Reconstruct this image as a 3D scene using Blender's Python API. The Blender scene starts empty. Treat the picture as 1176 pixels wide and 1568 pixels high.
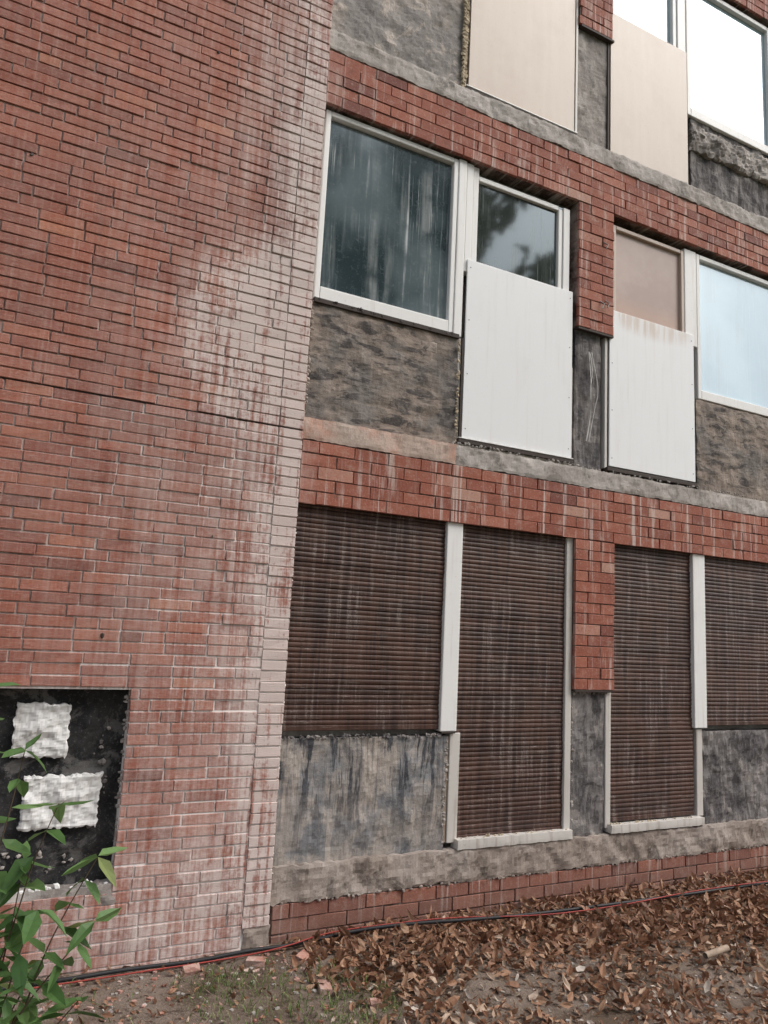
import bpy, numpy as np, math, random
from mathutils import Vector, Matrix, noise as mn
random.seed(4); rng=np.random.default_rng(7)
OZ=1.95
sc=bpy.context.scene
sc.view_settings.view_transform='Standard'; sc.view_settings.look='None'; sc.view_settings.exposure=0
col=sc.collection

# ---------------------------------------------------------------- node helpers
class G:
    def __init__(s,name):
        s.m=bpy.data.materials.new(name); s.m.use_nodes=True; s.t=s.m.node_tree; s.t.nodes.clear()
        s.out=s.t.nodes.new('ShaderNodeOutputMaterial'); s.tc=s.t.nodes.new('ShaderNodeTexCoord'); s.co=s.tc.outputs['Object']
    def n(s,ty): return s.t.nodes.new(ty)
    def put(s,sock,v):
        if isinstance(v,bpy.types.NodeSocket): s.t.links.new(v,sock)
        elif isinstance(v,(tuple,list)) and len(v)==3 and sock.type=='RGBA': sock.default_value=(*v,1)
        else: sock.default_value=v
    def scale(s,sc3,loc=(0,0,0),v=None):
        k=s.n('ShaderNodeMapping'); s.put(k.inputs['Vector'],v or s.co); k.inputs['Scale'].default_value=sc3; k.inputs['Location'].default_value=loc; return k.outputs[0]
    def noise(s,scale,detail=4,rough=.55,v=None,dist=0):
        k=s.n('ShaderNodeTexNoise'); s.put(k.inputs['Vector'],v or s.co); k.inputs['Scale'].default_value=scale; k.inputs['Detail'].default_value=detail
        k.inputs['Roughness'].default_value=rough; k.inputs['Distortion'].default_value=dist; return k.outputs['Fac']
    def math(s,op,a,b=0.0,cl=False):
        k=s.n('ShaderNodeMath'); k.operation=op; k.use_clamp=cl; s.put(k.inputs[0],a); s.put(k.inputs[1],b); return k.outputs[0]
    def mr(s,v,a,b,c=0.,d=1.,smooth=True):
        k=s.n('ShaderNodeMapRange'); k.interpolation_type='SMOOTHSTEP' if smooth else 'LINEAR'
        s.put(k.inputs['Value'],v)
        for nm,x in zip(('From Min','From Max','To Min','To Max'),(a,b,c,d)): k.inputs[nm].default_value=x
        return k.outputs[0]
    def mix(s,f,a,b,mode='MIX'):
        k=s.n('ShaderNodeMix'); k.data_type='RGBA'; k.blend_type=mode
        s.put(k.inputs[0],f); s.put(k.inputs[6],a); s.put(k.inputs[7],b); return k.outputs[2]
    def ramp(s,v,stops):
        k=s.n('ShaderNodeValToRGB'); e=k.color_ramp.elements
        while len(e)<len(stops): e.new(.5)
        for el,(p,c) in zip(e,stops): el.position=p; el.color=(*c,1)
        s.put(k.inputs[0],v); return k.outputs[0]
    def xyz(s,v=None):
        k=s.n('ShaderNodeSeparateXYZ'); s.put(k.inputs[0],v or s.co); return k.outputs
    def attr(s,nm):
        k=s.n('ShaderNodeAttribute'); k.attribute_name=nm; return k.outputs['Color']
    def bsdf(s,color,rough=.8,bump=None,bs=.3,bd=.01,spec=.3,**kw):
        p=s.n('ShaderNodeBsdfPrincipled'); s.put(p.inputs['Base Color'],color); s.put(p.inputs['Roughness'],rough)
        p.inputs['Specular IOR Level'].default_value=spec
        if bump is not None:
            b=s.n('ShaderNodeBump'); b.inputs['Strength'].default_value=bs; b.inputs['Distance'].default_value=bd; s.put(b.inputs['Height'],bump); s.put(p.inputs['Normal'],b.outputs[0])
        s.put(s.out.inputs[0],p.outputs[0]); s.p=p; return s.m
    def patch(s,cx,cz,rx,rz):
        """soft elliptical stain mask at wall position"""
        X,_,Z=s.xyz(); a=s.math('DIVIDE',s.math('SUBTRACT',X,cx),rx); b=s.math('DIVIDE',s.math('SUBTRACT',Z,cz+OZ),rz)
        d=s.math('ADD',s.math('MULTIPLY',a,a),s.math('MULTIPLY',b,b)); return s.mr(d,1.3,0.0)

def effl(g,k=1.0):
    """salt efflorescence: 0..1"""
    X,_,Z=g.xyz()
    n1=g.noise(3.2,5,.65); n2=g.noise(1.0,5,.65,v=g.scale((28,1,1.1))); n3=g.noise(38,3,.6)
    a=g.math('MULTIPLY',g.mr(X,1.42,1.64),.78)
    low=g.mr(Z,6.2,3.2,.3,1)
    a=g.math('MULTIPLY',a,g.mr(Z,6.9,4.2,.5,1))
    b=g.math('MULTIPLY',g.patch(1.38,1.95,.55,.75),.85)
    b=g.math('ADD',b,g.math('MULTIPLY',g.patch(1.55,.2,.40,1.3),.2*k))
    b=g.math('ADD',b,g.math('MULTIPLY',g.patch(1.2,-1.75,1.0,.55),.38))
    b=g.math('ADD',b,g.math('MULTIPLY',g.patch(1.45,3.9,.40,1.3),.22))
    c=g.math('MULTIPLY',g.math('MULTIPLY',g.mr(X,-.1,1.6),.24*k*k),low)
    s=g.math('ADD',g.math('ADD',a,b),c)
    s=g.math('ADD',s,.07*k)
    nn=g.math('ADD',g.math('ADD',g.math('MULTIPLY',n1,.8),g.math('MULTIPLY',n2,1.2)),g.math('MULTIPLY',n3,.5))
    nn=g.mr(nn,.98,1.52,.05,1.75)
    dr=g.mr(g.noise(1,3,.5,v=g.scale((52,1,.5))),.57,.66)   # thin drips
    dm=g.math('ADD',g.math('ADD',g.patch(1.45,3.9,.42,1.9),g.patch(1.25,.5,.6,1.2)),g.math('MULTIPLY',g.patch(1.3,-.9,.8,.9),.5),True)
    dr=g.math('MULTIPLY',g.math('MULTIPLY',dr,dm),g.mr(n3,.35,.6,.15,.75))
    return g.math('ADD',g.math('MULTIPLY',s,nn,cl=True),g.math('MULTIPLY',dr,min(1,.7*k)),cl=True)

def mat_brick_left():
    g=G('old_red_brick'); at=g.attr('col'); r=g.xyz(at)
    c=g.ramp(r[0],[(0,(.20,.072,.055)),(.3,(.295,.095,.064)),(.62,(.355,.117,.074)),(.9,(.41,.145,.088)),(.985,(.45,.17,.095)),(1,(.62,.25,.10))])
    big=g.noise(.9,4,.6); c=g.mix(g.mr(big,.4,.7,0,.5),c,(.24,.10,.076))
    fine=g.noise(60,4,.7); c=g.mix(g.mr(fine,.52,.75,0,.4),c,(.55,.38,.31)); c=g.mix(g.mr(fine,.46,.28,0,.6),c,(.12,.052,.042))
    comb=g.noise(1,3,.6,v=g.scale((14,1,170)))
    c=g.mix(g.mr(comb,.5,.75,0,.40),c,(.55,.41,.35))
    st=g.noise(1,5,.7,v=g.scale((30,1,.8))); c=g.mix(g.mr(st,.52,.70,0,.30),c,(.58,.46,.41)); c=g.mix(g.mr(st,.46,.32,0,.35),c,(.14,.07,.06))
    soot=g.math('MULTIPLY',g.patch(1.58,3.1,.28,1.1),g.mr(fine,.35,.6,.2,.6)); c=g.mix(soot,c,(.17,.12,.115))
    e=effl(g); c=g.mix(g.math('MULTIPLY',e,.85),c,(.69,.60,.56))
    bt=g.math('ADD',fine,g.math('MULTIPLY',comb,.9))
    return g.bsdf(c,.78,bt,.5,.004,.3)
def mat_mortar_left():
    g=G('pale_mortar'); n=g.noise(5,5,.7); n2=g.noise(1.6,4,.6)
    c=g.mix(g.mr(n,.35,.65),(.22,.125,.105),(.42,.32,.285))
    c=g.mix(g.mr(n2,.42,.60,0,.55),c,(.58,.49,.45))
    e=effl(g,1.7); c=g.mix(g.math('MULTIPLY',e,1.9,cl=True),c,(.82,.78,.75)); return g.bsdf(c,.95,None,.5,.004,.1)
def mat_brick_right():
    g=G('red_band_brick'); r=g.xyz(g.attr('col'))
    c=g.ramp(r[0],[(0,(.18,.062,.047)),(.35,(.275,.088,.058)),(.75,(.345,.117,.074)),(.95,(.39,.155,.105)),(1,(.45,.25,.19))])
    n=g.noise(9,5,.7); c=g.mix(g.mr(n,.5,.78,0,.65),c,(.48,.34,.28)); c=g.mix(g.mr(n,.46,.25,0,.6),c,(.11,.055,.042))
    fine=g.noise(55,4,.75); c=g.mix(g.mr(fine,.54,.7,0,.5),c,(.52,.41,.36)); c=g.mix(g.mr(fine,.45,.3,0,.6),c,(.1,.045,.035))
    st=g.noise(1.2,5,.65,v=g.scale((13,1,1.2))); c=g.mix(g.mr(st,.53,.68,0,.65),c,(.58,.48,.43))
    dr=g.noise(1,3,.5,v=g.scale((30,1,.5))); c=g.mix(g.mr(dr,.60,.68,0,.6),c,(.66,.60,.56))
    X,_,Z=g.xyz()
    c=g.mix(g.math('MULTIPLY',g.mr(X,2.0,1.75),g.mr(n,.3,.7,.1,.7)),c,(.45,.28,.24))
    c=g.mix(g.math('MULTIPLY',g.mr(Z,.4,.0),.6),c,(.19,.13,.105))
    return g.bsdf(c,.75,fine,.7,.005,.25)
def mat_mortar_right():
    g=G('dark_mortar'); n=g.noise(6,5,.7)
    c=g.mix(g.mr(n,.4,.65),(.085,.058,.048),(.3,.23,.20)); st=g.noise(1.2,5,.65,v=g.scale((13,1,1.2))); c=g.mix(g.mr(st,.53,.68,0,.8),c,(.6,.53,.49)); return g.bsdf(c,.95,None,.5,.004,.1)
def mat_conc(name,a,b,dark,pale,seed=0,streak=0.,wave=0.,darkamt=.7,paleamt=.5,wz=24,grain=1.,zlo=.45,zhi=.85):
    g=G(name); co=g.scale((1,1,1),(seed*3.1,seed*1.7,seed*.9)); n=g.noise(2.2,5,.6,v=co); n2=g.noise(4,7,.68,v=co,dist=.5); n3=g.noise(55,4,.75,v=co)
    c=g.mix(g.mr(n,.42,.58),a,b); bump=g.math('ADD',n2,g.math('MULTIPLY',n3,.5))
    if wave:
        w=g.noise(1,5,.66,v=g.scale((4.5,1,wz),(seed,0,0)),dist=.35); br=g.mr(g.noise(3.5,3,.5,v=co),.38,.55)
        c=g.mix(g.math('MULTIPLY',g.mr(w,.49,.55,0,wave),br),c,dark); c=g.mix(g.mr(w,.42,.36,0,wave*.5),c,pale); bump=g.math('ADD',bump,g.math('MULTIPLY',w,1.5))
    c=g.mix(g.mr(n2,.53,.60,0,paleamt),c,pale); c=g.mix(g.mr(n2,.46,.39,0,darkamt),c,dark)
    if streak:
        s=g.noise(1,6,.66,v=g.scale((9,1,1.6),(seed*2,0,0)),dist=.35); X,_,Z=g.xyz(); zm=g.mr(Z,zlo,zhi,.3,1)
        c=g.mix(g.math('MULTIPLY',g.mr(s,.50,.56,0,streak),zm),c,dark); c=g.mix(g.mr(s,.44,.38,0,streak*.7),c,pale)
        s2=g.noise(1,4,.6,v=g.scale((45,1,2.2),(seed,0,0)),dist=.2); c=g.mix(g.math('MULTIPLY',g.mr(s2,.52,.62,0,streak*.5),zm),c,dark)
    c=g.mix(g.mr(n3,.55,.7,0,.4*grain),c,pale); c=g.mix(g.mr(n3,.43,.28,0,.5*grain),c,dark)
    return g.bsdf(c,.93,bump,.6,.010,.2)
def mat_white(name,base=(.78,.77,.75),dirt=.35,stain=(.42,.33,.25),rough=.45,top=False):
    g=G(name); s=g.noise(1,5,.6,v=g.scale((22,8,1.6))); n=g.noise(3,5,.6); n3=g.noise(40,4,.7)
    c=g.mix(g.math('MULTIPLY',g.mr(s,.5,.78),dirt),base,stain); c=g.mix(g.mr(n,.5,.8,0,dirt*.6),c,(.5,.49,.47)); c=g.mix(g.mr(n3,.62,.75,0,dirt),c,(.3,.26,.22))
    if top: c=g.mix(g.math('MULTIPLY',g.patch(5.1,2.93,.62,.16),g.mr(s,.4,.6,.15,.6)),c,(.55,.42,.32))
    return g.bsdf(c,rough,n3,.1,.002,.35)
def mat_tan():
    g=G('weathered_tan_board'); s=g.noise(1,5,.6,v=g.scale((10,3,1.0))); n=g.noise(2.2,5,.65); n3=g.noise(30,4,.7)
    c=g.mix(g.mr(s,.4,.7,0,.35),(.50,.405,.33),(.56,.475,.405)); c=g.mix(g.mr(n,.45,.75,0,.5),c,(.42,.31,.24)); c=g.mix(g.mr(n3,.58,.75,0,.3),c,(.3,.22,.17)); return g.bsdf(c,.4,n,.1,.01,.4)
def mat_pinkpane():
    g=G('faded_brown_panel'); n=g.noise(3,5,.6); X,_,Z=g.xyz()
    c=g.mix(g.mr(n,.35,.7),(.42,.32,.285),(.48,.38,.335)); c=g.mix(g.mr(Z,5.15,4.95,0,.5),c,(.55,.36,.28)); return g.bsdf(c,.4,n,.05,.01,.25)
def mat_shutter():
    g=G('brown_shutter_slats'); X,_,Z=g.xyz()
    k=g.n('ShaderNodeTexWhiteNoise'); k.noise_dimensions='2D'
    cx=g.n('ShaderNodeCombineXYZ'); g.put(cx.inputs[0],g.math('FLOOR',g.math('DIVIDE',Z,.034))); g.put(cx.inputs[1],g.math('FLOOR',g.math('DIVIDE',X,1.33))); g.put(k.inputs['Vector'],cx.outputs[0])
    c=g.mix(g.mr(k.outputs['Value'],0,1,0,1,False),(.042,.020,.015),(.078,.036,.027))
    n=g.noise(1,5,.7,v=g.scale((24,1,1.3))); n2=g.noise(1.5,5,.65); n3=g.noise(1,5,.75,v=g.scale((5,1,62))); n4=g.noise(80,3,.7)
    c=g.mix(g.mr(n2,.44,.6,0,.5),c,(.10,.046,.03)); c=g.mix(g.mr(n,.5,.38,0,.7),c,(.022,.012,.01))
    m=g.math('MULTIPLY',g.mr(n,.50,.66),g.mr(n2,.60,.42,.15,1)); m=g.math('ADD',g.math('MULTIPLY',m,.42),g.math('MULTIPLY',g.mr(n3,.55,.70),.5),cl=True)
    m=g.math('MULTIPLY',m,g.mr(n4,.38,.62,.2,1.15))
    c=g.mix(m,c,(.42,.36,.33)); return g.bsdf(c,g.mr(n3,.4,.7,.42,.7),n3,.2,.003,.35)
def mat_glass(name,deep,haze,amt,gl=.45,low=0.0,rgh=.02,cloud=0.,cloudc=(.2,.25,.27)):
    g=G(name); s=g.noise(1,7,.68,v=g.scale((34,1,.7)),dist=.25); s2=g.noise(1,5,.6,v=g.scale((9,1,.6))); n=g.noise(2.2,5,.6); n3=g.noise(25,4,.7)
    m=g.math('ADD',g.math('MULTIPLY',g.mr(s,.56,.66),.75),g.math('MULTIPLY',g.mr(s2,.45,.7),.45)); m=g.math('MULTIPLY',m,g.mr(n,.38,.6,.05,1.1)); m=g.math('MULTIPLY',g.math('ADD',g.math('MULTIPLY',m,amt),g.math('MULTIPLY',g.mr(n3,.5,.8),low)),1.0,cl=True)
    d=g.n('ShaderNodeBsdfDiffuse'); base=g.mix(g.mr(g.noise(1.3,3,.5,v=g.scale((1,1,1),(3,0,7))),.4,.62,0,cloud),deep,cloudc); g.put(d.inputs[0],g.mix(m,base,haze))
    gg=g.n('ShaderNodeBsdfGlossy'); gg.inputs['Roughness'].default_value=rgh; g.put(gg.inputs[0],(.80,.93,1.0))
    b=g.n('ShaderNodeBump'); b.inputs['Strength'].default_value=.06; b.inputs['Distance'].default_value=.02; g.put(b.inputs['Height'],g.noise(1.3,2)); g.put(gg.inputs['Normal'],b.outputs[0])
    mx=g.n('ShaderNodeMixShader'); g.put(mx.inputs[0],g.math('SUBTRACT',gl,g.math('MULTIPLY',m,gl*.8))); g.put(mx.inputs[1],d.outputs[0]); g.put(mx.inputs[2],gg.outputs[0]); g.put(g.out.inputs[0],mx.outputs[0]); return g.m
def mat_plain(name,c,rough=.7,var=.3,spec=.3):
    g=G(name); n=g.noise(14,4,.7); return g.bsdf(g.mix(g.mr(n,.3,.7,0,var),c,tuple(x*.4 for x in c)),rough,n,.3,.005,spec)
def mat_leaf(name,stops,trans=.25,rough=.55,dk=.35):
    g=G(name); r=g.xyz(g.attr('col')); c=g.ramp(r[0],stops); n=g.noise(45,2); c=g.mix(g.mr(n,.4,.7,0,dk),c,(.03,.025,.012))
    g.bsdf(c,rough,None,.2,.003,.35)
    if trans:
        t=g.n('ShaderNodeBsdfTranslucent'); g.put(t.inputs[0],c); m=g.n('ShaderNodeMixShader'); m.inputs[0].default_value=trans
        g.put(m.inputs[1],g.p.outputs[0]); g.put(m.inputs[2],t.outputs[0]); g.put(g.out.inputs[0],m.outputs[0])
    return g.m
def mat_ground():
    g=G('bare_soil'); n=g.noise(1.4,5,.65); n2=g.noise(14,6,.75); n3=g.noise(70,4,.7)
    c=g.mix(g.mr(n,.4,.6),(.13,.095,.07),(.235,.185,.15)); c=g.mix(g.mr(n2,.52,.62,0,.7),c,(.07,.048,.036)); c=g.mix(g.mr(n3,.58,.68,0,.55),c,(.38,.33,.28))
    _,Y,_z=g.xyz(); gr=g.math('MULTIPLY',g.mr(Y,-4.5,-7.0),g.mr(n,.3,.6,.4,1)); c=g.mix(gr,c,(.06,.09,.03))
    return g.bsdf(c,.95,g.math('ADD',n2,n3),.8,.02,.1)

M=dict(bl=mat_brick_left(),ml=mat_mortar_left(),br=mat_brick_right(),mr=mat_mortar_right(),
 cgrey=mat_conc('raw_grey_concrete',(.28,.25,.23),(.36,.33,.305),(.14,.12,.11),(.50,.46,.42),1,darkamt=.5),
 cledge=mat_conc('pale_ledge_concrete',(.36,.325,.295),(.42,.385,.355),(.16,.14,.125),(.56,.51,.48),8,darkamt=.6,paleamt=.4),
 csill=mat_conc('dirty_sill_concrete',(.29,.24,.205),(.35,.30,.265),(.12,.095,.08),(.47,.40,.35),10,darkamt=.65,paleamt=.4),
 cdark=mat_conc('dark_bitumen_concrete',(.13,.12,.12),(.20,.185,.18),(.042,.04,.042),(.38,.34,.31),2,streak=.55,paleamt=.5,grain=.7,zlo=-3,zhi=-2),
 cwave=mat_conc('trowelled_adhesive_concrete',(.27,.22,.185),(.20,.18,.165),(.075,.068,.066),(.40,.33,.275),3,wave=.9,paleamt=.3,darkamt=.3,wz=15,grain=.6),
 cstreak=mat_conc('streaked_blue_grey_concrete',(.215,.215,.22),(.30,.27,.245),(.055,.058,.067),(.45,.39,.34),4,streak=.95,paleamt=.5,darkamt=.5,grain=.5,zlo=.55,zhi=1.0),
 ctop=mat_conc('patchy_upper_concrete',(.33,.295,.265),(.27,.25,.235),(.16,.145,.135),(.55,.47,.41),6,paleamt=.7,darkamt=.5,grain=.5),
 csal=mat_conc('salmon_painted_concrete',(.48,.30,.235),(.46,.36,.305),(.25,.17,.14),(.56,.48,.42),5,paleamt=.4,darkamt=.4),
 bit=mat_conc('black_bitumen',(.022,.022,.023),(.04,.039,.039),(.008,.008,.008),(.22,.21,.20),7,paleamt=.45,darkamt=.3),
 plaster=mat_white('rough_white_plaster',(.72,.71,.69),.5,(.4,.36,.32),.9),
 frame=mat_white('white_window_frame',(.82,.81,.79),.3),board=mat_white('white_panel_board',(.83,.835,.84),.16,(.5,.4,.3),.35,True),
 dirtyf=mat_white('dirty_frame_strip',(.6,.57,.53),.7,(.25,.18,.13)),
 tan=mat_tan(),pink=mat_pinkpane(),shut=mat_shutter(),
 gl1=mat_glass('streaked_window_glass',(.030,.048,.055),(.52,.55,.55),.95,.17,.14,.10,.7,(.16,.20,.215)),
 gl2=mat_glass('clean_window_glass',(.03,.037,.032),(.3,.33,.33),.7,.14,.05,.05),
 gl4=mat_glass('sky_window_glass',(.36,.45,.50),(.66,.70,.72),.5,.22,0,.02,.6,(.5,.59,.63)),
 seal=mat_plain('dark_sealant',(.06,.045,.038)),foam=mat_plain('old_foam',(.55,.45,.32),.9,.6),wood=mat_plain('weathered_wood',(.42,.32,.24),.8,.6),
 metal=mat_plain('roof_edge_metal',(.2,.2,.2),.5),blk=mat_plain('black_rubber',(.02,.02,.022),.5),red=mat_plain('red_cable_sheath',(.35,.05,.04),.5),
 rub=mat_conc('broken_brick',(.38,.17,.125),(.45,.29,.24),(.18,.08,.06),(.58,.5,.45),9),soil=mat_ground(),
 dry=mat_leaf('dry_leaf',[(0,(.11,.05,.028)),(.35,(.22,.105,.06)),(.65,(.36,.195,.115)),(.85,(.45,.30,.20)),(1,(.60,.53,.46))],.12,.6,.2),
 green=mat_leaf('green_leaf',[(0,(.07,.15,.045)),(.5,(.125,.24,.075)),(.9,(.20,.33,.12)),(1,(.36,.36,.14))],.35,.4,.15),
 grass=mat_leaf('grass_blade',[(0,(.10,.17,.045)),(.6,(.19,.27,.08)),(1,(.38,.36,.2))],.3,.6,.1),
 tree=mat_leaf('tree_leaf',[(0,(.03,.05,.015)),(.6,(.06,.09,.025)),(1,(.12,.12,.04))],0,.6),bark=mat_plain('bark',(.13,.09,.06),.9,.5))

# ---------------------------------------------------------------- mesh helpers
def empty(name,loc=(0,0,0)):
    o=bpy.data.objects.new(name,None); o.location=loc; col.objects.link(o); return o
B=empty('brick_building')
def mkobj(name,verts,faces,mat,parent=None,colr=None,smooth=False):
    me=bpy.data.meshes.new(name)
    me.from_pydata([tuple(map(float,v)) for v in verts],[],[tuple(map(int,f)) for f in faces]) if not isinstance(verts,np.ndarray) else me.from_pydata(verts.tolist(),[],faces if isinstance(faces,list) else faces.tolist())
    if colr is not None:
        a=me.attributes.new('col','FLOAT_COLOR','POINT'); a.data.foreach_set('color',np.asarray(colr,dtype=np.float32).ravel())
    me.materials.append(mat)
    if smooth: me.polygons.foreach_set('use_smooth',[True]*len(me.polygons))
    me.update(); o=bpy.data.objects.new(name,me); col.objects.link(o)
    if parent: o.parent=parent
    return o
def box(name,x0,x1,z0,z1,y0,y1,mat,bev=.004,parent=B,wob=0):
    z0+=OZ; z1+=OZ
    v=[(x,y,z) for x in (x0,x1) for y in (y0,y1) for z in (z0,z1)]
    if wob: v=[(a+random.uniform(-wob,wob),b,c+random.uniform(-wob,wob)) for a,b,c in v]
    o=mkobj(name,v,[(0,1,3,2),(4,6,7,5),(0,4,5,1),(2,3,7,6),(0,2,6,4),(1,5,7,3)],mat,parent)
    if bev:
        m=o.modifiers.new('b','BEVEL'); m.width=bev; m.segments=2
    return o
def slab(name,x0,x1,z0,z1,y,mat,amp=.006,edge=.008,step=.02,depth=.12):
    """rough-faced slab with ragged outline, closed sides"""
    nx=max(2,int((x1-x0)/step)); nz=max(2,int((z1-z0)/step)); vs=[];fs=[]
    for j in range(nz+1):
        for i in range(nx+1):
            x=x0+(x1-x0)*i/nx; z=z0+(z1-z0)*j/nz
            yy=y+amp*(mn.fractal(Vector((x*7,z*7,y*50)),.8,2,4))*1.2
            e=.5*mn.noise(Vector((x*6,z*6,3)))+.45*mn.noise(Vector((x*23,z*23,9)))+random.uniform(-.22,.22)
            if i in(0,nx): x+=edge*e*1.4
            if j in(0,nz): z+=edge*e*1.4
            if i in(0,nx) or j in (0,nz): yy+=abs(edge)*.3
            vs.append((x,yy,z+OZ))
    W=nx+1
    for j in range(nz):
        for i in range(nx): a=j*W+i; fs.append((a,a+1,a+W+1,a+W))
    ring=[i for i in range(W)]+[j*W+nx for j in range(1,nz+1)]+[nz*W+i for i in range(nx-1,-1,-1)]+[j*W for j in range(nz-1,0,-1)]
    b=len(vs)
    for k in ring: vs.append((vs[k][0],y+depth,vs[k][2]))
    L=len(ring)
    for k in range(L): fs.append((ring[(k+1)%L],ring[k],b+k,b+(k+1)%L))
    return mkobj(name,vs,fs,mat,B,smooth=False)
def crumble(name,pts,n,size,mat,y,jit=.012,parent=B):
    """irregular crumbs of mortar / foam scattered along a polyline on the wall"""
    import bmesh
    bm=bmesh.new(); bmesh.ops.create_icosphere(bm,subdivisions=1,radius=1); bv=np.array([v.co[:] for v in bm.verts]); bf=[[v.index for v in f.verts] for f in bm.faces]; bm.free()
    V=[];F=[]
    for k in range(n):
        t=random.random()*(len(pts)-1); i=int(t); f=t-i; a,b=pts[i],pts[min(i+1,len(pts)-1)]
        c=np.array([a[0]+(b[0]-a[0])*f+random.uniform(-jit,jit),y+random.uniform(-.006,.006),OZ+a[1]+(b[1]-a[1])*f+random.uniform(-jit,jit)])
        s=size*random.uniform(.4,1.3)*np.array([random.uniform(.6,1.6),random.uniform(.5,.9),random.uniform(.6,1.4)])
        vv=bv*rng.uniform(.6,1.2,(len(bv),1))*s+c; o=len(V); V+=vv.tolist(); F+=[[o+q for q in fc] for fc in bf]
    return mkobj(name,V,F,mat,parent)
def bricks(name,rects,course,blen,mat,yf,joint=.009,holes=(),zig=False,depth=.03,ch=.003,base=0.,bright=.002,xend=0.,light=0.):
    V=[];C=[];n=0
    for (x0,x1,z0,z1) in rects:
        rows=max(1,round((z1-z0)/course)); cz=(z1-z0)/rows
        for r in range(rows):
            za=z0+r*cz; zb=za+cz; R=int(round((za-base)/course))
            off=([0,1,2,3,2,1][R%6]*.25*blen+(R//6%2)*.12) if zig else (R%2)*.5*blen
            if zig: off+=random.choice([0,0,0,.06])
            iv=[(x0,x1)]
            for (a,b,c,d) in holes:
                if za+cz*.5>c and za+cz*.5<d:
                    iv2=[]
                    for (p,q) in iv:
                        if b<=p or a>=q: iv2.append((p,q))
                        else:
                            if a>p: iv2.append((p,a))
                            if b<q: iv2.append((b,q))
                    iv=iv2
            for (p,q) in iv:
                x=math.floor((p-off)/blen)*blen+off
                while x<q:
                    L=blen
                    if zig and random.random()<.12: L=blen*.5
                    a=max(x,p); b=min(x+L,q)
                    if q-b<.05: b=q
                    if b-a>.03 : V.append((a,b-joint if b<q else b,za,zb-joint,R))
                    x=b if b==q else x+L
    N=len(V); vs=np.zeros((N,12,3)); cols=np.ones((N,12,4))
    for k,(a,b,c,d,R) in enumerate(V):
        j=rng.normal(0,.0014,4); y=yf+rng.normal(0,.0020); a+=j[0]; b+=j[1]; c+=j[2]*.8; d+=j[3]*.8
        tl=rng.normal(0,.0013,4)
        q=[(a,c),(b,c),(b,d),(a,d)]; h=ch; i=[(a+h,c+h),(b-h,c+h),(b-h,d-h),(a+h,d-h)]
        for m in range(4):
            vs[k,m]=(q[m][0],yf+depth,q[m][1]+OZ); vs[k,4+m]=(q[m][0],y+h*.8,q[m][1]+OZ); vs[k,8+m]=(i[m][0]+rng.normal(0,.0006),y+tl[m],i[m][1]+OZ)
        t=np.clip(rng.normal(.5,.2),0.0,.97); 
        if rng.random()<bright: t=1.
        cols[k,:,0]=t; cols[k,:,1]=rng.random()
    vs=vs.reshape(-1,3); F=[]
    for k in range(N):
        o=k*12; F.append((o+8,o+9,o+10,o+11))
        for m in range(4):
            m2=(m+1)%4; F.append((o+4+m,o+4+m2,o+8+m2,o+8+m)); F.append((o+m,o+m2,o+4+m2,o+4+m))
    return mkobj(name,vs,F,mat,B,cols)
def frame(name,x0,x1,z0,z1,w,y,mat,d=.06,bw=None):
    bw=bw or w
    for s,(a,b,c,e) in dict(l=(x0,x0+w,z0,z1),r=(x1-w,x1,z0,z1),t=(x0+w+.001,x1-w-.001,z1-w,z1),b=(x0+w+.001,x1-w-.001,z0,z0+bw)).items():
        box(name+'_'+s,a,b,c,e,y,y+d,mat,.006)
def tube(name,pts,r,mat,parent=None,taper=False):
    cu=bpy.data.curves.new(name,'CURVE'); cu.dimensions='3D'; s=cu.splines.new('NURBS' if len(pts)>3 else 'POLY'); s.points.add(len(pts)-1)
    for i,p in enumerate(pts): s.points[i].co=(*p,1); s.points[i].radius=(1-.75*i/(len(pts)-1)) if taper else 1
    if len(pts)>3: s.order_u=3; s.use_endpoint_u=True
    cu.bevel_depth=r; cu.bevel_resolution=2; cu.materials.append(mat); o=bpy.data.objects.new(name,cu); col.objects.link(o)
    if parent: o.parent=parent
    return o

# ---------------------------------------------------------------- building core
XE=1.76; XR=9.2; TOP=7.9
box('wall_core',-3.3,XR,-2.2,TOP,.16,7.,M['cgrey'],0)
box('mortar_bed_side_wall',-3.3,XE-.004,-.41,TOP-.02,-.018,.158,M['ml'],0)
box('mortar_bed_side_wall_lower_left',-3.3,-.62,-2.2,-.413,-.018,.158,M['ml'],0)
box('mortar_bed_side_wall_lower_right',.802,XE-.004,-2.2,-.413,-.018,.158,M['ml'],0)
box('mortar_bed_side_wall_under_niche',-.618,.80,-2.2,-1.55,-.018,.158,M['ml'],0)
box('movement_joint',-3.3,XE-.002,1.336,1.347,-.0205,.0,M['seal'],0)
LC=.0675; ST=1.585
bricks('side_wall_bricks_upper',[(-3.3,ST,1.346,TOP)],LC,.262,M['bl'],-.03,zig=True)
bricks('side_wall_bricks_lower',[(-3.3,ST,-2.07,1.345)],LC,.262,M['bl'],-.026,zig=True,holes=[(-.62,.80,-1.55,-.41)])
bricks('side_wall_end_bricks_upper',[(ST+.004,XE,1.346,TOP)],LC,.5,M['bl'],-.033,bright=0)
bricks('side_wall_end_bricks_lower',[(ST+.004,XE,-1.83,1.345)],LC,.5,M['bl'],-.029,bright=0)
crumble('end_joint_crumbs',[(XE+.003,-1.8),(XE+.001,1.3),(XE+.001,4.3)],150,.007,M['ml'],-.005,.006)
slab('side_wall_footing',1.60,XE+.01,-1.99,-1.83,-.03,M['csill'],.012,.02)
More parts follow.
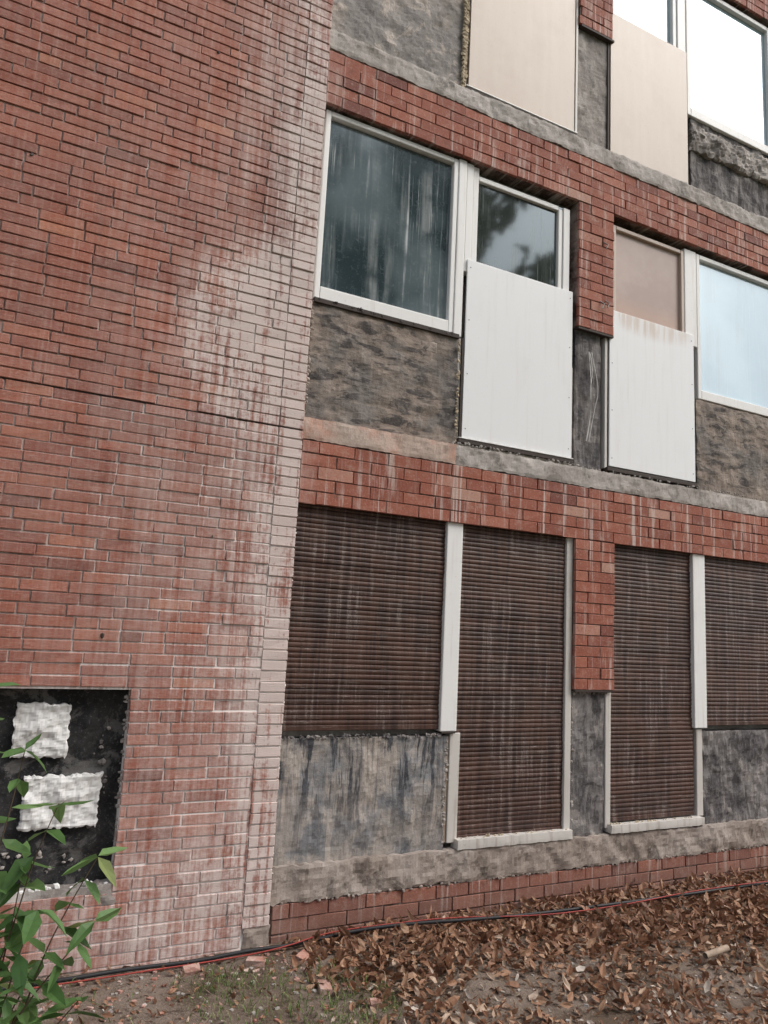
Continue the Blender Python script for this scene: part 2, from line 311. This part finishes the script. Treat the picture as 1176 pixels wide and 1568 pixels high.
# small anchor holes in the brick
for (x,z) in ((.79,2.38),(1.44,2.22),(.32,3.1),(.95,3.9),(-.1,2.75),(.6,-.1),(1.2,.55),(.35,1.75)):
    crumble('anchor_hole',[(x,z),(x,z)],1,.013,M['seal'],-.026,.0)
# niche
slab('niche_back',-.64,.82,-1.57,-.39,.085,M['bit'],.014,0,depth=.05)
slab('niche_sill',-.64,.83,-1.60,-1.50,-.02,M['cgrey'],.012,.012,depth=.1)
crumble('niche_sill_debris',[(-.6,-1.5),(.8,-1.5)],70,.014,M['plaster'],.0,.02)
crumble('niche_edge_mortar',[(.79,-.45),(.8,-1.48)],50,.012,M['cgrey'],.02,.01)
slab('white_plaster_patch_upper',.19,.485,-.80,-.50,.045,M['plaster'],.020,.016,depth=.05,step=.012)
slab('white_plaster_patch_lower',.28,.69,-1.19,-.90,.040,M['plaster'],.020,.022,depth=.05,step=.012)
crumble('niche_mortar_dabs',[(-.1,-1.42),(.2,-1.36),(.6,-1.40)],50,.012,M['cgrey'],.08,.05)
crumble('niche_mortar_dabs_right',[(.66,-.6),(.70,-1.3)],26,.014,M['cdark'],.08,.05)

# ---- right facade: brick bands and piers
RC=.0885
def band(tag,z0,z1):
    bricks('brick_band_'+tag,[(XE+.016,XR,z0,z1)],RC,.272,M['br'],0.,joint=.007,base=z0,bright=.02)
    box('brick_band_bed_'+tag,XE+.012,XR,z0+.002,z1-.002,.008,.158,M['mr'],0)
def pier(tag,x0,x1,z0,z1):
    bricks('brick_pier_'+tag,[(x0,x1,z0,z1)],RC,.272,M['br'],0.002,joint=.007,base=z0,bright=.04)
    box('brick_pier_bed_'+tag,x0+.004,x1-.004,z0+.002,z1,.010,.157,M['mr'],0)
for tag,z in (('ground',.85),('middle',3.87),('upper',6.90)): band(tag,z,z+.4425)
pier('ground',4.215,4.635,-.37,.85); pier('middle',4.215,4.62,2.70,3.87); pier('upper',4.2,4.6,5.65,6.9)
for k,z in (('ground',-.37),('middle',2.70),('upper',5.65)):
    box('pier_foot_'+k,4.222,4.625,z-.022,z-.001,.006,.15,M['seal'],.003)
bricks('foundation_bricks',[(XE+.03,XR,-1.99,-1.72)],.09,.272,M['br'],.0,joint=.009,base=-1.99,bright=.02)
box('foundation_bed',XE+.02,XR,-2.2,-1.722,.010,.158,M['mr'],0)
for t,a,b in (('g',-1.5,.84),('m',1.46,3.86),('u',4.5,6.89)):
    bricks('end_wall_bricks_'+t,[(6.98,XR,a,b)],RC,.272,M['br'],0.,joint=.008,base=a,bright=.03); box('end_wall_bed_'+t,6.984,XR,a,b,.010,.158,M['mr'],0)
# ledges
slab('ledge_middle_painted',XE+.01,3.02,1.295,1.45,-.004,M['csal'],.006,.008,depth=.15)
slab('ledge_middle',3.022,XR,1.295,1.45,-.002,M['cledge'],.008,.010,depth=.15)
slab('ledge_upper',XE-.03,XR,4.315,4.48,-.008,M['cledge'],.010,.012,depth=.15)
slab('sill_ground',XE+.01,XR,-1.72,-1.50,-.005,M['csill'],.014,.014,depth=.15)
# ---- middle storey
slab('apron_panel_middle',XE+.015,3.05,1.44,2.345,.045,M['cwave'],.009,.006)
slab('apron_panel_middle_right',5.70,6.99,1.44,2.33,.045,M['cwave'],.009,.006)
slab('apron_smooth_patch',2.68,2.85,2.14,2.25,.041,M['csill'],.006,.03,depth=.03)
box('apron_top_rim_batten',1.80,3.03,2.315,2.352,.028,.1,M['seal'],.004)  # dark brown rim and seal along the apron top, below the window frame
slab('pier_core_middle',4.225,4.515,1.44,2.72,.05,M['cdark'],.010,.006)
crumble('middle_panel_left_edge',[(1.785,1.47),(1.785,2.33)],90,.014,M['csill'],.03,.012)
crumble('middle_panel_right_edge',[(3.03,1.47),(3.035,2.3)],70,.010,M['foam'],.03,.008)
box('window_middle_glass',1.85,2.94,2.44,3.80,.085,.09,M['gl1'],0)
frame('window_middle_frame',1.80,2.975,2.35,3.85,.042,.045,M['frame'],bw=.10)
box('mullion_middle_a',2.978,3.055,2.335,3.86,.038,.12,M['frame'],.008); box('mullion_middle_b',3.058,3.125,2.9,3.855,.046,.12,M['frame'],.008); box('mullion_middle_c',3.127,3.185,2.9,3.85,.056,.12,M['frame'],.006)
box('door_middle_glass',3.18,4.10,2.9,3.80,.09,.095,M['gl2'],0)
box('door_middle_frame_r',4.03,4.075,2.9,3.76,.06,.12,M['frame'],.006); box('door_middle_frame_r2',4.078,4.15,2.9,3.78,.05,.12,M['frame'],.006)
box('door_middle_frame_t',3.187,4.03,3.74,3.785,.06,.12,M['frame'],.006)
box('door_panel_board_middle',3.085,4.175,1.525,3.005,.030,.044,M['board'],.003)
frame('door_frame_middle',3.035,4.20,1.465,2.33,.04,.05,M['dirtyf'],d=.07,bw=.05)
box('door_threshold_middle',3.05,4.19,1.478,1.512,.02,.1,M['seal'],.004); box('door_side_seal_middle',3.062,3.08,1.5,2.33,.035,.1,M['seal'],.002)
box('door_threshold_lip_middle',3.05,4.19,1.5135,1.520,.016,.1,M['frame'],.001)
# right unit middle
box('panel_middle_right',4.70,5.53,2.9,3.76,.08,.085,M['pink'],0)
frame('panel_frame_middle_right',4.655,5.565,2.85,3.80,.038,.05,M['tan'],d=.07)
box('mullion_middle_right',5.568,5.73,2.85,3.83,.045,.12,M['frame'],.008)
box('door_panel_board_middle_right',4.60,5.66,1.52,2.955,.030,.044,M['board'],.003)
box('door_side_strip_middle_right',4.555,4.585,1.5,2.7,.04,.1,M['dirtyf'],.004)
box('door_threshold_middle_right',4.57,5.68,1.475,1.508,.02,.1,M['seal'],.004)
frame('window_middle_right_frame',5.732,6.96,2.345,3.82,.045,.045,M['frame'],bw=.09)
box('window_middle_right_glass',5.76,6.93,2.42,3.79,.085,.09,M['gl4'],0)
# board fixings
for (bx0,bx1,bz0,bz1) in ((3.085,4.175,1.525,3.005),(4.60,5.66,1.52,2.955)):
    for fx in (bx0+.03,bx1-.03):
        for i in range(4): box('board_screw',fx-.004,fx+.004,bz0+.07+i*(bz1-bz0-.14)/3,bz0+.078+i*(bz1-bz0-.14)/3,.0275,.031,M['metal'],.001)
# ---- upper storey
slab('apron_panel_upper',XE+.0,3.05,4.46,5.42,.05,M['ctop'],.010,.006)
slab('apron_panel_upper_right',5.70,6.99,4.46,5.30,.07,M['cdark'],.012,.006)
slab('apron_broken_render_right',5.68,6.99,4.93,5.22,.03,M['cgrey'],.035,.03,depth=.05)
slab('pier_core_upper',4.2,4.6,4.46,5.67,.05,M['cgrey'],.008,.006)
box('tan_board_upper',3.03,4.165,4.53,6.88,.03,.044,M['tan'],.003)
box('tan_board_upper_right',4.60,5.62,4.50,5.97,.03,.044,M['tan'],.003)
crumble('foam_seam_upper',[(2.985,4.5),(2.98,5.6)],420,.017,M['foam'],.03,.014)
box('board_bottom_trim_upper',3.0,4.19,4.475,4.515,.015,.1,M['seal'],.004); box('board_bottom_lip_upper',3.0,4.19,4.517,4.526,.01,.1,M['frame'],.002); box('board_side_upper',4.172,4.198,4.5,6.8,.025,.1,M['dirtyf'],.004)
box('board_bottom_trim_upper_right',4.56,5.66,4.46,4.492,.015,.1,M['seal'],.004)
box('board_side_trim_upper_right',4.57,4.59,4.5,5.64,.035,.1,M['seal'],.003)
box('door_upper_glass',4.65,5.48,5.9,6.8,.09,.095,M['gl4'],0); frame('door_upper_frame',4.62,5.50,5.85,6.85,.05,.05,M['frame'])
box('mullion_upper_right',5.505,5.62,5.9,6.86,.04,.12,M['frame'],.008)
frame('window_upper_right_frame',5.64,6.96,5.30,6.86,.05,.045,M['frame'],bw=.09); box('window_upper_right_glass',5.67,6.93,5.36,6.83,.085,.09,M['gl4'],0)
frame('window_upper_frame',1.80,2.975,5.42,6.86,.045,.045,M['frame'],bw=.1); box('window_upper_glass',1.83,2.95,5.5,6.83,.085,.09,M['gl1'],0)
slab('parapet_concrete',XE+.0,XR,7.345,TOP,.0,M['cgrey'],.008,.006,step=.06)
box('roof_edge',-3.4,XR+.1,TOP,TOP+.12,-.12,7.1,M['metal'],.01)
# ---- ground storey
def shutter(name,x0,x1,z0,z1,y):
    p=.034; n=int((z1-z0)/p); nx=16; prof=[(.0,.0075),(.08,.0030),(.25,.0006),(.5,-.001),(.75,.0003),(.92,.0024)]
    vs=[];fs=[]
    for k in range(n):
        o=random.uniform(-.0014,.0014)+(random.uniform(.002,.005) if random.random()<.08 else 0); sag=random.uniform(-.002,.002)
        for (t,d) in prof:
            for i in range(nx+1):
                u=i/nx; x=x0+(x1-x0)*u; w=mn.noise(Vector((x*1.5,k*.25,1)))*.007
                vs.append((x,y+d+o+w,OZ+z1-(k+t)*p+sag*math.sin(u*3.1)))
    W=nx+1
    for j in range(len(vs)//W-1):
        for i in range(nx): a=j*W+i; fs.append((a,a+W,a+W+1,a+1))
    mkobj(name,vs,fs,M['shut'],B); zb=z1-n*p
    box(name+'_bottom_rail',x0,x1,zb-.035,zb,y-.004,y+.02,M['shut'],.004)
shutter('shutter_ground_a',1.79,3.0,-.66,.86,.05); shutter('shutter_ground_b',3.13,4.145,-1.42,.86,.055)
shutter('shutter_ground_c',4.645,5.61,-1.40,.86,.055); shutter('shutter_ground_d',5.74,6.99,-.66,.86,.05)
box('mullion_ground_upper',2.985,3.125,-.685,.85,.022,.12,M['frame'],.006); box('mullion_ground_foot',2.995,3.115,-.70,-.687,.02,.11,M['seal'],.003)
box('mullion_ground_lower',3.085,3.17,-1.46,-.70,.04,.12,M['dirtyf'],.005,wob=.004); box('mullion_ground_lower_b',3.055,3.08,-1.46,-.72,.05,.12,M['wood'],.004,wob=.004)
box('jamb_ground_b',4.148,4.212,-1.46,.85,.035,.12,M['dirtyf'],.005)
box('jamb_ground_c',4.575,4.635,-1.46,-.38,.035,.12,M['dirtyf'],.005,wob=.004)
box('mullion_ground_right',5.60,5.755,-.69,.85,.022,.12,M['frame'],.006); box('mullion_ground_right_lower',5.635,5.71,-1.43,-.70,.04,.12,M['dirtyf'],.005)
slab('apron_panel_ground',XE+.02,3.06,-1.52,-.72,.045,M['cstreak'],.010,.006)
slab('apron_panel_ground_right',5.715,6.99,-1.52,-.72,.045,M['cdark'],.014,.006)
slab('pier_core_ground',4.225,4.565,-1.52,-.38,.045,M['cdark'],.012,.006)
slab('threshold_ground_b',3.15,4.20,-1.50,-1.435,-.014,M['dirtyf'],.003,.004,depth=.1); slab('threshold_ground_c',4.60,5.66,-1.49,-1.43,-.014,M['dirtyf'],.003,.004,depth=.1)
crumble('threshold_debris',[(3.15,-1.43),(4.2,-1.44)],60,.010,M['foam'],.02,.01); crumble('threshold_debris_c',[(4.6,-1.43),(5.6,-1.43)],60,.010,M['foam'],.02,.01)
crumble('apron_top_debris',[(1.8,-.71),(3.0,-.71)],110,.010,M['cdark'],.035,.01)
crumble('jamb_debris',[(3.05,-1.46),(3.06,-.75)],60,.010,M['cgrey'],.045,.012)
crumble('pier_debris',[(4.23,-1.45),(4.22,-.4),(4.4,-.39),(4.6,-.4)],60,.012,M['cgrey'],.04,.012)
crumble('window_sill_crumbs',[(1.8,2.34),(3.0,2.34)],70,.008,M['cdark'],.03,.008)
crumble('ledge_crumbs',[(3.0,1.47),(4.2,1.47),(5.7,1.47),(6.9,1.47)],160,.010,M['cgrey'],.02,.01)
crumble('sill_ground_crumbs',[(1.8,-1.72),(6.9,-1.72)],160,.010,M['csill'],-.004,.008)
# loose wires on the middle pier
for k in range(5):
    a=random.uniform(4.33,4.45); tube('loose_wire',[(a,.03,OZ+2.5),(a+random.uniform(-.06,.06),-.0,OZ+2.35),(a+random.uniform(-.03,.08),.0,OZ+2.15),(a+.03,.03,OZ+1.95+random.uniform(-.1,.1)),(a-.02,.035,OZ+1.7)],.003,M['cgrey'] if k%2 else M['plaster'],B)
for (x,z) in ((4.5,3.55),(4.46,2.98),(4.52,3.0)): tube('wire_stub',[(x,.0,OZ+z),(x+.02,-.03,OZ+z-.03),(x-.01,-.035,OZ+z-.08)],.006,M['cgrey'],B)

# ---------------------------------------------------------------- ground
def gh(x,y):
    h=.02*mn.noise(Vector((x*1.3,y*1.3,0)))+.012*mn.noise(Vector((x*6,y*6,2)))
    if x>1.6: h+=.07*math.exp(-((y+.95)/.5)**2)*min(1,(x-1.6)/1.0)
    return h
xs=np.concatenate([[-300,-100,-40,-15,-6],np.arange(-3,9,.05),[12,20,50,120,300]]); ys=np.concatenate([[-300,-120,-50,-20,-10,-6],np.arange(-4,.2,.05),[8,20,80,300]])
V=[(x,y,gh(x,y) if abs(x)<15 and abs(y)<15 else 0) for y in ys for x in xs]; W=len(xs)
F=[(j*W+i,j*W+i+1,(j+1)*W+i+1,(j+1)*W+i) for j in range(len(ys)-1) for i in range(W-1)]
mkobj('ground',V,F,M['soil'],smooth=True)

T=np.array([(0,0),(.3,-.36),(.3,0),(.3,.36),(.7,-.26),(.7,0),(.7,.26),(1,0)]); TF=[(0,1,2),(0,2,3),(1,4,5,2),(2,5,6,3),(4,7,5),(5,7,6)]
def leaves(name,P,L,mat,width=.6,dirs=None,tiltmax=.6,fold=.35,curl=.3,parent=None,tones=None):
    n=len(P); V=np.zeros((n,8,3)); C=np.ones((n,8,4))
    for k in range(n):
        l=L[k]; s=T[:,0]*l; w=T[:,1]*l*width*rng.uniform(.8,1.25); fo=rng.uniform(.1,1)*fold; cu=rng.uniform(-1,1)*curl
        z=np.abs(w)*fo*2+cu*(s/l)**2*l+rng.normal(0,.04*l,8)*(1 if dirs is None else .3)
        p=np.stack([s,w,z],1)
        if dirs is None:
            R=(Matrix.Rotation(rng.uniform(0,6.28),3,'Z')@Matrix.Rotation(rng.uniform(-tiltmax,tiltmax),3,'Y')@Matrix.Rotation(rng.uniform(-tiltmax,tiltmax)*1.3,3,'X'))
        else:
            d=Vector(dirs[k]).normalized(); R=d.to_track_quat('X','Z').to_matrix()@Matrix.Rotation(rng.uniform(-.5,.5),3,'X')
        V[k]=p@np.array(R).T+P[k]; C[k,:,0]=rng.random() if tones is None else tones[k]
    F=[]
    for k in range(n): F+= [tuple(8*k+q for q in f) for f in TF]
    return mkobj(name,V.reshape(-1,3),F,mat,parent,C.reshape(-1,4))
P=[];L=[];Tn=[]
while len(P)<21000:
    x=rng.uniform(-1.5,8.5); y=-abs(rng.uniform(.02,2.5))
    d=1.0 if x>2.2 else max(.16,(x-1.6)*1.7) if x>1.7 else .16
    cl=mn.noise(Vector((x*1.6,y*2.2,5)))+.4*mn.noise(Vector((x*5,y*5,1)))
    front=y<-.95-.12*(x-3)
    if front: d*=.95 if cl>-.15 else .5
    elif cl>.45: d*=.6
    if rng.random()>d: continue
    small=(front and rng.random()<.6) or x<1.8
    P.append((x,y,gh(x,y)+rng.uniform(.0,.045 if (d>.6) else .008))); L.append(rng.uniform(.025,.055) if small else rng.uniform(.04,.09))
    Tn.append(rng.uniform(.5,1) if front and rng.random()<.5 else min(.9,rng.beta(2,2.4)))
leaves('leaf_litter',np.array(P),L,M['dry'],tones=Tn,curl=.5,tiltmax=.9)
# grass
V=[];F=[];C=[]
for (cx,cy,r,n) in ((1.45,-.62,.3,240),(1.9,-.95,.28,330),(1.75,-1.25,.25,280),(1.3,-.35,.2,100),(2.0,-.6,.15,60),(.5,-.5,.4,90),(1.6,-.8,.6,420)):
    for k in range(n):
        a=rng.uniform(0,6.28); q=r*math.sqrt(rng.random()); x=cx+q*math.cos(a); y=cy+q*math.sin(a); z=gh(x,y); h=rng.uniform(.012,.05); b=rng.uniform(0,6.28); w=.003
        dx,dy=math.cos(b),math.sin(b); o=len(V); l=rng.uniform(.01,.05); c2=rng.uniform(0,6.28)
        V+=[(x-dx*w,y-dy*w,z-.005),(x+dx*w,y+dy*w,z-.005),(x+dx*w*.8+l*.4*math.cos(c2),y+dy*w*.8+l*.4*math.sin(c2),z+h*.7),(x-dx*w*.8+l*.4*math.cos(c2),y-dy*w*.8+l*.4*math.sin(c2),z+h*.7),(x+l*math.cos(c2),y+l*math.sin(c2),z+h)]
        F+=[(o,o+1,o+2,o+3),(o+3,o+2,o+4)]; t=rng.random(); C+=[(t,t,t,1)]*5
mkobj('grass',V,F,M['grass'],None,C)
# rubble
def chunk(V,F,x,y,s):
    o=len(V); R=Matrix.Rotation(random.uniform(0,6.28),3,'Z')@Matrix.Rotation(random.uniform(-.4,.4),3,'X'); q=[Vector((i*s[0]*random.uniform(.75,1.15),j*s[1]*random.uniform(.7,1.15),k*s[2]*random.uniform(.75,1.1))) for i in(-1,1) for j in(-1,1) for k in(-1,1)]
    V+=[tuple(R@p+Vector((x,y,gh(x,y)+s[2]*.4))) for p in q]; F+=[tuple(o+a for a in f) for f in ((0,1,3,2),(4,6,7,5),(0,4,5,1),(2,3,7,6),(0,2,6,4),(1,5,7,3))]
V=[];F=[]
for (x,y) in ((1.62,-.24),(1.25,-.2),(1.88,-.3),(2.02,-1.0),(1.85,-.72)): chunk(V,F,x,y,(random.uniform(.03,.06),random.uniform(.022,.04),random.uniform(.015,.025)))
for k in range(260):
    x=random.uniform(.4,2.4); y=-abs(random.gauss(0,.5))-.02; s=random.uniform(.003,.012); chunk(V,F,x,y,(s*1.4,s,s*.7))
o=mkobj('brick_rubble',V,F,M['rub']); b=o.modifiers.new('b','BEVEL'); b.width=.004
V=[];F=[]
for k in range(700):
    x=random.uniform(-.5,6.5); y=-random.uniform(.1,2.3); s=random.uniform(.003,.010); chunk(V,F,x,y,(s*1.3,s,s*.7))
mkobj('gravel',V,F,M['cledge'])
o=tube('wooden_stick',[(4.1,-1.32,.11),(4.32,-1.3,.12)],.020,M['wood'])
tw=empty('fallen_twigs')
for k in range(46):
    x=random.uniform(.3,6.5); y=-random.uniform(.15,1.9); a=random.uniform(0,6.28); l=random.uniform(.06,.22); z=gh(x,y)+(.05 if x>2 else .012)
    tube('twig',[(x,y,z),(x+l*.5*math.cos(a),y+l*.5*math.sin(a),z+.012),(x+l*math.cos(a+.25),y+l*math.sin(a+.25),z+.002)],.0025,M['bark'] if k%3 else M['wood'],tw,True)
# cables
cb=empty('power_cable')
def cable(nm,pts,r,m,dz=.012): tube(nm,[(x,y,gh(x,y)+dz+(.045 if x>2 else 0)) for x,y in pts],r,M[m],cb)
cable('black_cable',[(-1.5,-.2),(.2,-.14),(.6,-.16),(.9,-.12),(1.3,-.13),(1.6,-.12),(1.9,-.13),(2.3,-.16),(2.7,-.22),(3.1,-.30),(3.6,-.34),(4.2,-.37),(4.8,-.37),(5.6,-.40),(6.6,-.45),(8,-.5)],.012,'blk',.025)
cable('red_cable',[(-1.5,-.16),(.3,-.2),(.7,-.2),(1.0,-.17),(1.4,-.16),(1.8,-.17),(2.1,-.13),(2.5,-.18),(3.0,-.22),(3.6,-.42),(4.4,-.42),(5.2,-.36),(6.4,-.5),(8,-.5)],.004,'red',.03)

# ---------------------------------------------------------------- shrub
S=empty('green_shrub'); P=[];L=[];D=[]
tips=[(.02,-2.35,1.74),(-.12,-2.3,1.62),(.13,-2.42,1.58),(.22,-2.5,1.45),(.36,-2.38,1.27),(.2,-2.55,1.2),(.36,-2.45,1.12),(.02,-2.5,1.35),(.12,-2.6,1.02),(-.05,-2.45,1.2),(.24,-2.35,1.0),(.05,-2.3,1.05),(.33,-2.5,.95),(.16,-2.45,1.3),(-.02,-2.6,1.0),(.08,-2.5,1.18),(.2,-2.4,.92)]
for t in tips:
    b=Vector((random.uniform(-.02,.1),-2.42+random.uniform(-.06,.06),0)); t=Vector(t); pts=[]
    for i in range(9):
        s=i/8; p=b.lerp(t,s); p.x+=(t.x-b.x)*(s*s-s)*.9; p.z+=.12*math.sin(s*3.14); p.x+=random.uniform(-.008,.008); pts.append(p)
    tube('stem',[tuple(p) for p in pts],.005,M['bark'],S,True)
    for i in range(4,9):
        for sub in (0,.5):
            if i==8 and sub: continue
            p=pts[i].lerp(pts[min(i+1,8)],sub); a=random.uniform(0,6.28)
            for q in ((0,3.14) if i<8 else (0,1.6,3.1,4.7)):
                if random.random()<.14: continue
                P.append(tuple(p)); L.append(random.uniform(.07,.115)*(1 if i>4 else .8)); D.append((math.cos(a+q),math.sin(a+q),random.uniform(-.85,.3)))
tube('woody_stem',[(-.03,-2.4,0),(-.0,-2.4,.8),(.03,-2.4,1.0),(.0,-2.42,1.12),(.02,-2.4,1.22)],.016,M['bark'],S,True)
leaves('shrub_leaves',np.array(P),L,M['green'],.54,D,fold=.35,curl=.4,parent=S)

# ---------------------------------------------------------------- trees opposite (seen in the window reflections)
for (tx,ty,h) in ((3,-19,15),(9,-17,18),(14,-18,19.5),(18,-20,16),(-5,-20,15)):
    TR=empty('broadleaf_tree'); tube('trunk',[(tx,ty,0),(tx+.2,ty,h*.3),(tx,ty+.2,h*.6),(tx+.2,ty,h*.92)],.35,M['bark'],TR,True)
    P=[];L=[]
    for k in range(18):
        a=random.uniform(0,6.28); rr=random.uniform(1.2,3.6); zz=random.uniform(.35,.98)*h; rr*=1.15-.6*abs(zz/h-.6)
        c=Vector((tx+rr*math.cos(a),ty+rr*math.sin(a),zz)); tube('limb',[(tx+.1,ty,zz*.75),tuple(c.lerp(Vector((tx,ty,zz*.8)),.4)),tuple(c)],.08,M['bark'],TR,True)
        for q in range(110):
            v=Vector(rng.normal(0,1,3)); v=v.normalized()*rng.uniform(.4,1)**.5*random.uniform(1.2,2.0); P.append(tuple(c+v)); L.append(rng.uniform(.5,.9))
    leaves('tree_foliage',np.array(P),L,M['tree'],.9,tiltmax=1.5,parent=TR)

# ---------------------------------------------------------------- light
w=bpy.data.worlds.new('World'); sc.world=w; w.use_nodes=True; nt=w.node_tree; bg=nt.nodes['Background']
sky=nt.nodes.new('ShaderNodeTexSky'); sky.sky_type='NISHITA'; sky.sun_disc=False; el=math.radians(50); az=math.radians(128)
sky.sun_elevation=el; sky.sun_rotation=az; sky.air_density=1.0; sky.dust_density=4.0; sky.ozone_density=1.0
hs=nt.nodes.new('ShaderNodeHueSaturation'); hs.inputs['Saturation'].default_value=.4; hs.inputs['Value'].default_value=1.4; nt.links.new(sky.outputs[0],hs.inputs['Color']); nt.links.new(hs.outputs[0],bg.inputs[0]); bg.inputs[1].default_value=.15
sl=bpy.data.lights.new('sun','SUN'); sl.energy=1.7; sl.angle=math.radians(40); sl.color=(1,.97,.93); so=bpy.data.objects.new('sun',sl); col.objects.link(so)
sd=Vector((math.sin(az)*math.cos(el),math.cos(az)*math.cos(el),math.sin(el))); so.rotation_euler=sd.to_track_quat('Z','Y').to_euler()

# ---------------------------------------------------------------- camera
cam=bpy.data.cameras.new('camera'); co=bpy.data.objects.new('camera',cam); col.objects.link(co); sc.camera=co
r=(0.887474438,0.116339929,0.445930648); n=(-0.458095904,0.116935007,0.881177818); u=(0.050371261,-0.986301792,0.157071675)
m=Matrix(((r[0],-r[1],-r[2],0),(n[0],-n[1],-n[2],-4.8),(u[0],-u[1],-u[2],OZ),(0,0,0,1))); co.matrix_world=m
cam.sensor_fit='VERTICAL'; cam.sensor_height=36; cam.sensor_width=27; cam.lens=1160/1568*36; cam.clip_end=2000; cam.clip_start=.05
